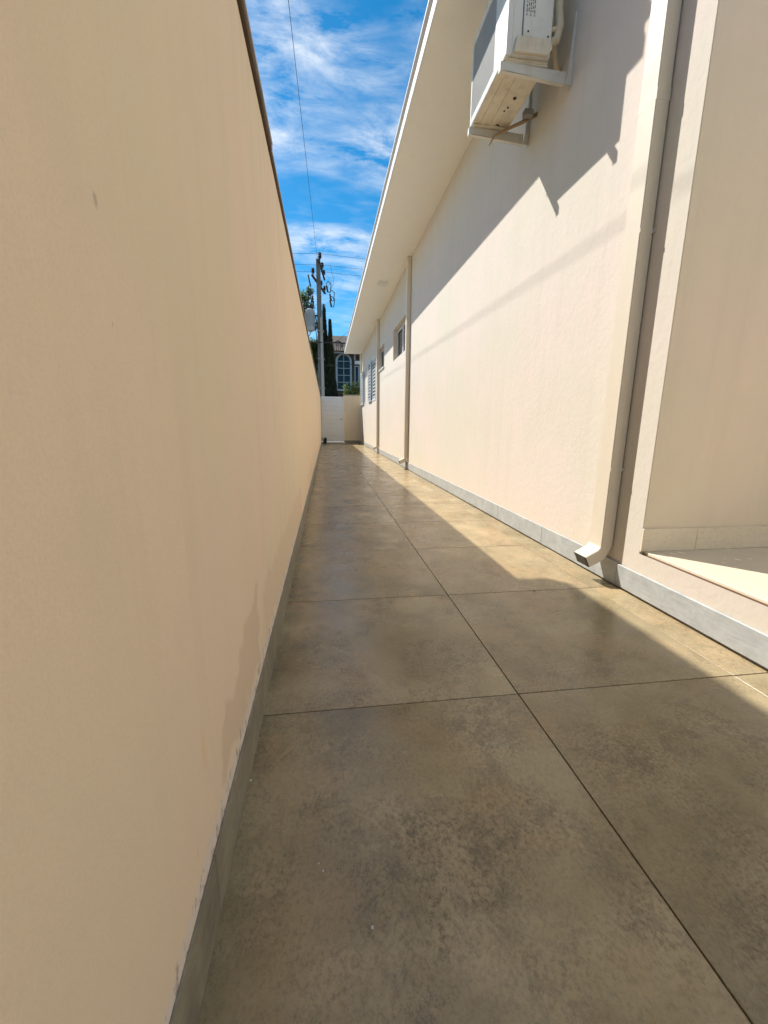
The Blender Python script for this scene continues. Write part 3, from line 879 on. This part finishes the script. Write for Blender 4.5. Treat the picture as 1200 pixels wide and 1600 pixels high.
# ------------------------------------------------------------------ vegetation
def foliage_mat(name, a, b_, trans=.25):
    M = Mat(name, a, .6, 0, .35)
    p = M.pos()
    n = M.noise(p, 2.2, 5, .6)
    n2 = M.noise(p, 17, 3, .6)
    c = M.mix(M.rng(n, .3, .7), a, b_)
    M.color(M.mix(M.rng(n2, .45, .75, 0, .6), c, tuple(v*1.5 for v in b_)))
    if trans:
        tr_ = M.n('ShaderNodeBsdfTranslucent', {'Color': (b_[0]*2.2, b_[1]*2.4, b_[2]*1.4, 1)})
        mx = M.n('ShaderNodeMixShader', {0: trans, 1: M.b.outputs[0], 2: tr_.outputs[0]})
        M.t.links.new(mx.outputs[0], M.t.nodes['Material Output'].inputs[0])
    return M.m
m_cyp = foliage_mat('cypress_foliage', (.012, .020, .010), (.026, .040, .018), 0)
m_fol = foliage_mat('broadleaf_foliage', (.045, .070, .022), (.10, .135, .05), .35)
m_shr = foliage_mat('shrub_leaves', (.08, .13, .035), (.19, .24, .09))
m_bark = simple('bark', (.075, .055, .04), .95, bump=.8, bscale=25, var=.3)
def leaf_at(b, p, d, l, w, fold=.25):
    """a folded, pointed leaf of six corners"""
    d = d.normalized()
    s_ = d.cross(Vector((random.uniform(-.4,.4), random.uniform(-.4,.4), 1)))
    if s_.length < .05: s_ = d.orthogonal()
    s_.normalize(); u_ = s_.cross(d)
    a = p; e = p+d*l-u_*l*.12
    m1 = p+d*l*.45; 
    b.add([a, m1+s_*w-u_*w*fold*-1, e, m1-s_*w-u_*w*fold*-1, m1], [(0, 4, 1), (4, 2, 1), (0, 3, 4), (4, 3, 2)])
def cypress(x, y, h, rmax, label, z0=0):
    T = thing('cypress_tree', label, 'tree', 'slender dark cypresses before the far house')
    MB().tube([(x, y, -.05), (x, y, 1.2), (x+.02, y, h*.6)], [.11, .09, .03], 8).build('trunk', m_bark, T)
    b = MB()
    lobes = [(random.uniform(0, 6.28), random.uniform(.0, 1)) for _ in range(60)]
    for i in range(9000):
        t = random.random()**.85
        prof = (min(1, t*5))**.6*(1-t)**1.0*1.35 if t > .0 else 0
        an = random.uniform(0, 6.283)
        lump = 1+.22*math.sin(an*3+t*21)+.18*math.sin(an*5-t*37)
        rr = rmax*prof*lump*random.uniform(.55, 1.0)
        p = Vector((x+rr*math.cos(an), y+rr*math.sin(an), .25+t*(h-.25)))
        d = Vector((math.cos(an)*.35, math.sin(an)*.35, 1))+Vector((random.uniform(-.3,.3), random.uniform(-.3,.3), 0))
        leaf_at(b, p, d, random.uniform(.10, .22), random.uniform(.02, .04))
    b.build('crown', m_cyp, T)
cypress(.02, 27.0, 7.72, .42, 'taller slender cypress close beside the concrete power pole')
cypress(.36, 26.6, 6.82, .36, 'shorter slender cypress between the power pole and the arched window')

def clump_tree(x, y, h, clumps, label, nleaf=170, ll=(.10, .18)):
    T = thing('broadleaf_tree', label, 'tree', 'trees behind the boundary wall')
    tb = MB()
    top = Vector((x, y, h*.62))
    tb.tube([(x, y, -.05), (x+.05, y, h*.3), top], [.16, .12, .08], 9)
    for c_ in clumps:
        cv = Vector(c_[:3])
        mid = top.lerp(cv, .5)+Vector((0, 0, -.12))
        tb.tube([top*.7+Vector((x, y, h*.4))*.3, mid, cv], [.05, .03, .012], 6)
        for _ in range(5):
            e = cv+Vector((random.gauss(0, 1), random.gauss(0, 1), random.gauss(0, .7)))*c_[3]*.6
            tb.tube([cv.lerp(mid, .25), e], [.012, .005], 4)
    tb.build('trunk', m_bark, T)
    b = MB()
    for c_ in clumps:
        for _ in range(int(nleaf*c_[3]*4)):
            v = Vector((random.gauss(0, 1), random.gauss(0, 1), random.gauss(0, .75)))
            v = v.normalized()*(random.random()**.5)*c_[3]*random.uniform(.7, 1.15)
            p = Vector(c_[:3])+v
            leaf_at(b, p, v.normalized()*.7+Vector((random.uniform(-.7,.7), random.uniform(-.7,.7), random.uniform(-.6,.4))), random.uniform(*ll), random.uniform(.03, .055))
    b.build('crown', m_fol, T)
random.seed(21)
cl = [(-.98, 25, 7.75, .32), (-.72, 25, 8.0, .16), (-1.25, 25.2, 7.6, .4), (-.88, 25, 7.15, .27), (-.66, 25.1, 7.2, .14), (-1.15, 25, 6.95, .3), (-1.5, 25, 7.2, .5), (-.52, 24.8, 6.15, .17), (-2.1, 25.4, 7.4, .7), (-1.9, 25, 6.5, .7), (-.85, 25.3, 6.2, .25)]
clump_tree(-1.7, 25.2, 7.4, cl, 'leafy tree showing above the boundary wall beside the transformer')
cl = []
for i in range(26):
    cl.append((random.uniform(-1.5, .05), 28.5+random.uniform(-.5, .5), random.uniform(2.4, 5.7), random.uniform(.3, .5)))
for i in range(12):
    cl.append((random.uniform(-1.2, -.15), 28.2, random.uniform(5.0, 6.2), random.uniform(.2, .35)))
clump_tree(-.8, 28.6, 5.4, cl, 'dense dark leafy tree low behind the power pole')

def shrub(x, y, z1, n, spread, label):
    T = thing('leafy_shrub', label, 'shrub')
    st = MB(); b = MB()
    for i in range(n):
        an = random.uniform(0, 6.283); rr = spread*math.sqrt(random.random())
        e = Vector((x+rr*math.cos(an), y+rr*math.sin(an)*.5, z1*random.uniform(.80, 1.0)))
        base = Vector((x+rr*.2*math.cos(an), y+.1*math.sin(an), -.02))
        mid = base.lerp(e, .55)+Vector((0, 0, .12))
        st.tube([base, mid, e], [.014, .010, .004], 5)
        for k in range(34):
            t = random.uniform(.45, 1.0)
            p = (mid.lerp(e, (t-.45)/.55))
            d = Vector((random.gauss(0, 1), random.gauss(0, 1), random.uniform(-.2, 1.0)))
            leaf_at(b, p, d, random.uniform(.10, .20), random.uniform(.022, .038))
    st.build('stems', m_bark, T); b.build('crown', m_shr, T)
shrub(1.28, 19.75, 2.72, 60, .46, 'bright green leafy shrub behind the short wall beside the gate')

# ------------------------------------------------------------------ far house with arched window
fh = thing('far_house', 'dark stone faced two storey house with white arched window across the street', 'house')
def stone_mat():
    M = Mat('brown_stone_cladding', (.12, .09, .065), .9, 0, .2)
    p = M.pos(); x, y, z = M.xyz(p)
    br = M.n('ShaderNodeTexBrick', {'Vector': M.vec(x, z, 0.), 'Scale': 3.2, 'Color1': (.13, .095, .068, 1), 'Color2': (.075, .060, .048, 1), 'Mortar': (.05, .043, .036, 1), 'Mortar Size': .03, 'Row Height': .2, 'Brick Width': .55})
    c = M.mix(M.rng(M.noise(p, 7, 5), .35, .7, 0, .5), br.outputs['Color'], (.16, .115, .075))
    M.color(c); M.bump(M.noise(p, 12, 5), .5, .02)
    return M.m
m_stone = stone_mat()
FY = 33.0
# wall of the arched bay built round the window opening
wx0, wx1, wz0, wz1 = .90, 1.94, 3.42, 6.0
wc = (wx0+wx1)/2; wr = (wx1-wx0)/2; wspring = wz1-wr
b = MB()
na = 16
arch = [(wc-wr*math.cos(math.pi*i/na), wspring+wr*math.sin(math.pi*i/na)) for i in range(na+1)]
X0_, X1_, Z0_, Z1_ = .50, 6.0, 0.0, 6.12
for yy in (FY, FY+.3):
    b.add([(X0_, yy, Z0_), (X1_, yy, Z0_), (X1_, yy, wz0), (X0_, yy, wz0)], [(0,1,2,3)])
    b.add([(X0_, yy, wz0), (wx0, yy, wz0), (wx0, yy, wspring), (X0_, yy, wspring)], [(0,1,2,3)])
    b.add([(wx1, yy, wz0), (X1_, yy, wz0), (X1_, yy, wspring), (wx1, yy, wspring)], [(0,1,2,3)])
    for i in range(na):
        (xa, za), (xb, zb_) = arch[i], arch[i+1]
        b.add([(xa, yy, za), (xb, yy, zb_), (xb, yy, Z1_), (xa, yy, Z1_)], [(0,1,2,3)])
    b.add([(X0_, yy, wspring), (wx0, yy, wspring), (wx0, yy, Z1_), (X0_, yy, Z1_)], [(0,1,2,3)])
    b.add([(wx1, yy, wspring), (X1_, yy, wspring), (X1_, yy, Z1_), (wx1, yy, Z1_)], [(0,1,2,3)])
ring = [(wx0, wz0)]+arch+[(wx1, wz0)]
for i in range(len(ring)):
    a, e = ring[i], ring[(i+1) % len(ring)]
    b.add([(a[0], FY, a[1]), (e[0], FY, e[1]), (e[0], FY+.3, e[1]), (a[0], FY+.3, a[1])], [(0,1,2,3)])
b.build('wall', m_stone, fh)
B(X0_, X1_, FY+.31, FY+8, 0, 6.1).build('body', m_stone, fh)
# window surround, bars and panes
m_frame_far = metal_paint('white_far_frame', (.40, .43, .45), .5, .1)
b = MB()
ro, ri = wr+.09, wr-.05
outer = [(wc-ro, wz0-.08)]+[(wc-ro*math.cos(math.pi*i/na), wspring+ro*math.sin(math.pi*i/na)) for i in range(na+1)]+[(wc+ro, wz0-.08)]
inner = [(wc-ri, wz0+.05)]+[(wc-ri*math.cos(math.pi*i/na), wspring+ri*math.sin(math.pi*i/na)) for i in range(na+1)]+[(wc+ri, wz0+.05)]
for i in range(len(outer)):
    j = (i+1) % len(outer)
    pa, pb, pc, pd = outer[i], outer[j], inner[j], inner[i]
    b.add([(p[0], yy, p[1]) for yy in (FY-.06, FY-.002) for p in (pa, pb, pc, pd)], [(0,1,2,3),(7,6,5,4),(0,4,5,1),(2,6,7,3)])
aw = b.build('arched_window', m_frame_far, fh)
nrow = 5
rows = [wz0+.05+(wspring+.02-wz0-.05)*i/4 for i in range(5)]
bars = MB()
B(wc-.022, wc+.022, FY-.03, FY+.02, wz0+.05, wspring+ri-.005).build('glazing_bar', m_frame_far, aw)
for z_ in rows[1:]:
    for xa, xb in ((wc-ri, wc-.0225), (wc+.0225, wc+ri)):
        B(xa, xb, FY-.028, FY+.018, z_-.02, z_+.02).build('glazing_bar', m_frame_far, aw)
for i in range(4):
    for xa, xb in ((wc-ri+.002, wc-.024), (wc+.024, wc+ri-.002)):
        B(xa, xb, FY+.0, FY+.008, rows[i]+.021, rows[i+1]-.021).build('pane', m_glass2, aw)
for sgn in (-1, 1):
    pts = [(wc+sgn*.024, rows[4]+.021)]+[(wc+sgn*ri*math.cos(a), wspring+ri*math.sin(a)) for a in [R(4+k*8.2) for k in range(11)]]
    MB().prism(pts, 'y', FY+.0, FY+.008).build('pane', m_glass2, aw)
B(wx0-.2, wx1+.2, FY-.12, FY-.001, wz0-.32, wz0-.20).build('sill_band', m_stone, fh, bevel=.01)
# second window and wall air conditioner to the right
b = MB()
b.box(2.24, 2.31, FY-.05, FY-.001, 3.6, 5.2); b.box(2.52, 2.60, FY-.05, FY-.001, 3.6, 5.2)
b.box(2.31, 2.52, FY-.05, FY-.001, 5.12, 5.2); b.box(2.31, 2.52, FY-.05, FY-.001, 3.6, 3.68)
w2 = b.build('window', m_frame_far, fh)
B(2.311, 2.519, FY-.02, FY-.002, 3.681, 5.119).build('pane', m_glass2, w2)
B(2.24, 2.85, FY-.32, FY-.002, 5.27, 5.52).build('wall_unit', m_white, fh, bevel=.02)
B(2.2, 2.32, FY-.1, FY-.002, 5.6, 6.0).build('vent_pipe', m_frame_far, fh, bevel=.01)
# roof: sloping courses of tiles facing the street
m_rtile = simple('weathered_roof_tile', (.105, .075, .052), .9, var=.35, scale=5, bump=.5, bscale=14)
rf = MB().prism([(FY-.45, 6.06), (FY-.45, 6.13), (FY+3.6, 8.0), (FY+8.2, 6.2), (FY+8.2, 6.1)], 'x', X0_-.2, X1_+.3).build('roof', m_rtile, fh)
random.seed(3)
rt_me = MB().tube([(0, -.02, 0), (0, .40, .182)], [.085, .07], 8).mesh('roof_tile', m_rtile)
for r_i in range(6):
    for c_i in range(19):
        x_ = .36+c_i*.155
        y_ = FY-.5+r_i*.36
        o = link('roof_tile', rt_me, rf, (x_, y_, 6.10+(r_i*.36)*.4615+.02+random.uniform(-.008, .008)))
        o.rotation_euler = (random.uniform(-.02, .02), 0, random.uniform(-.03, .03))
B(.3, 3.2, FY-.5, FY-.46, 5.98, 6.075).build('gutter', m_gutter, fh)
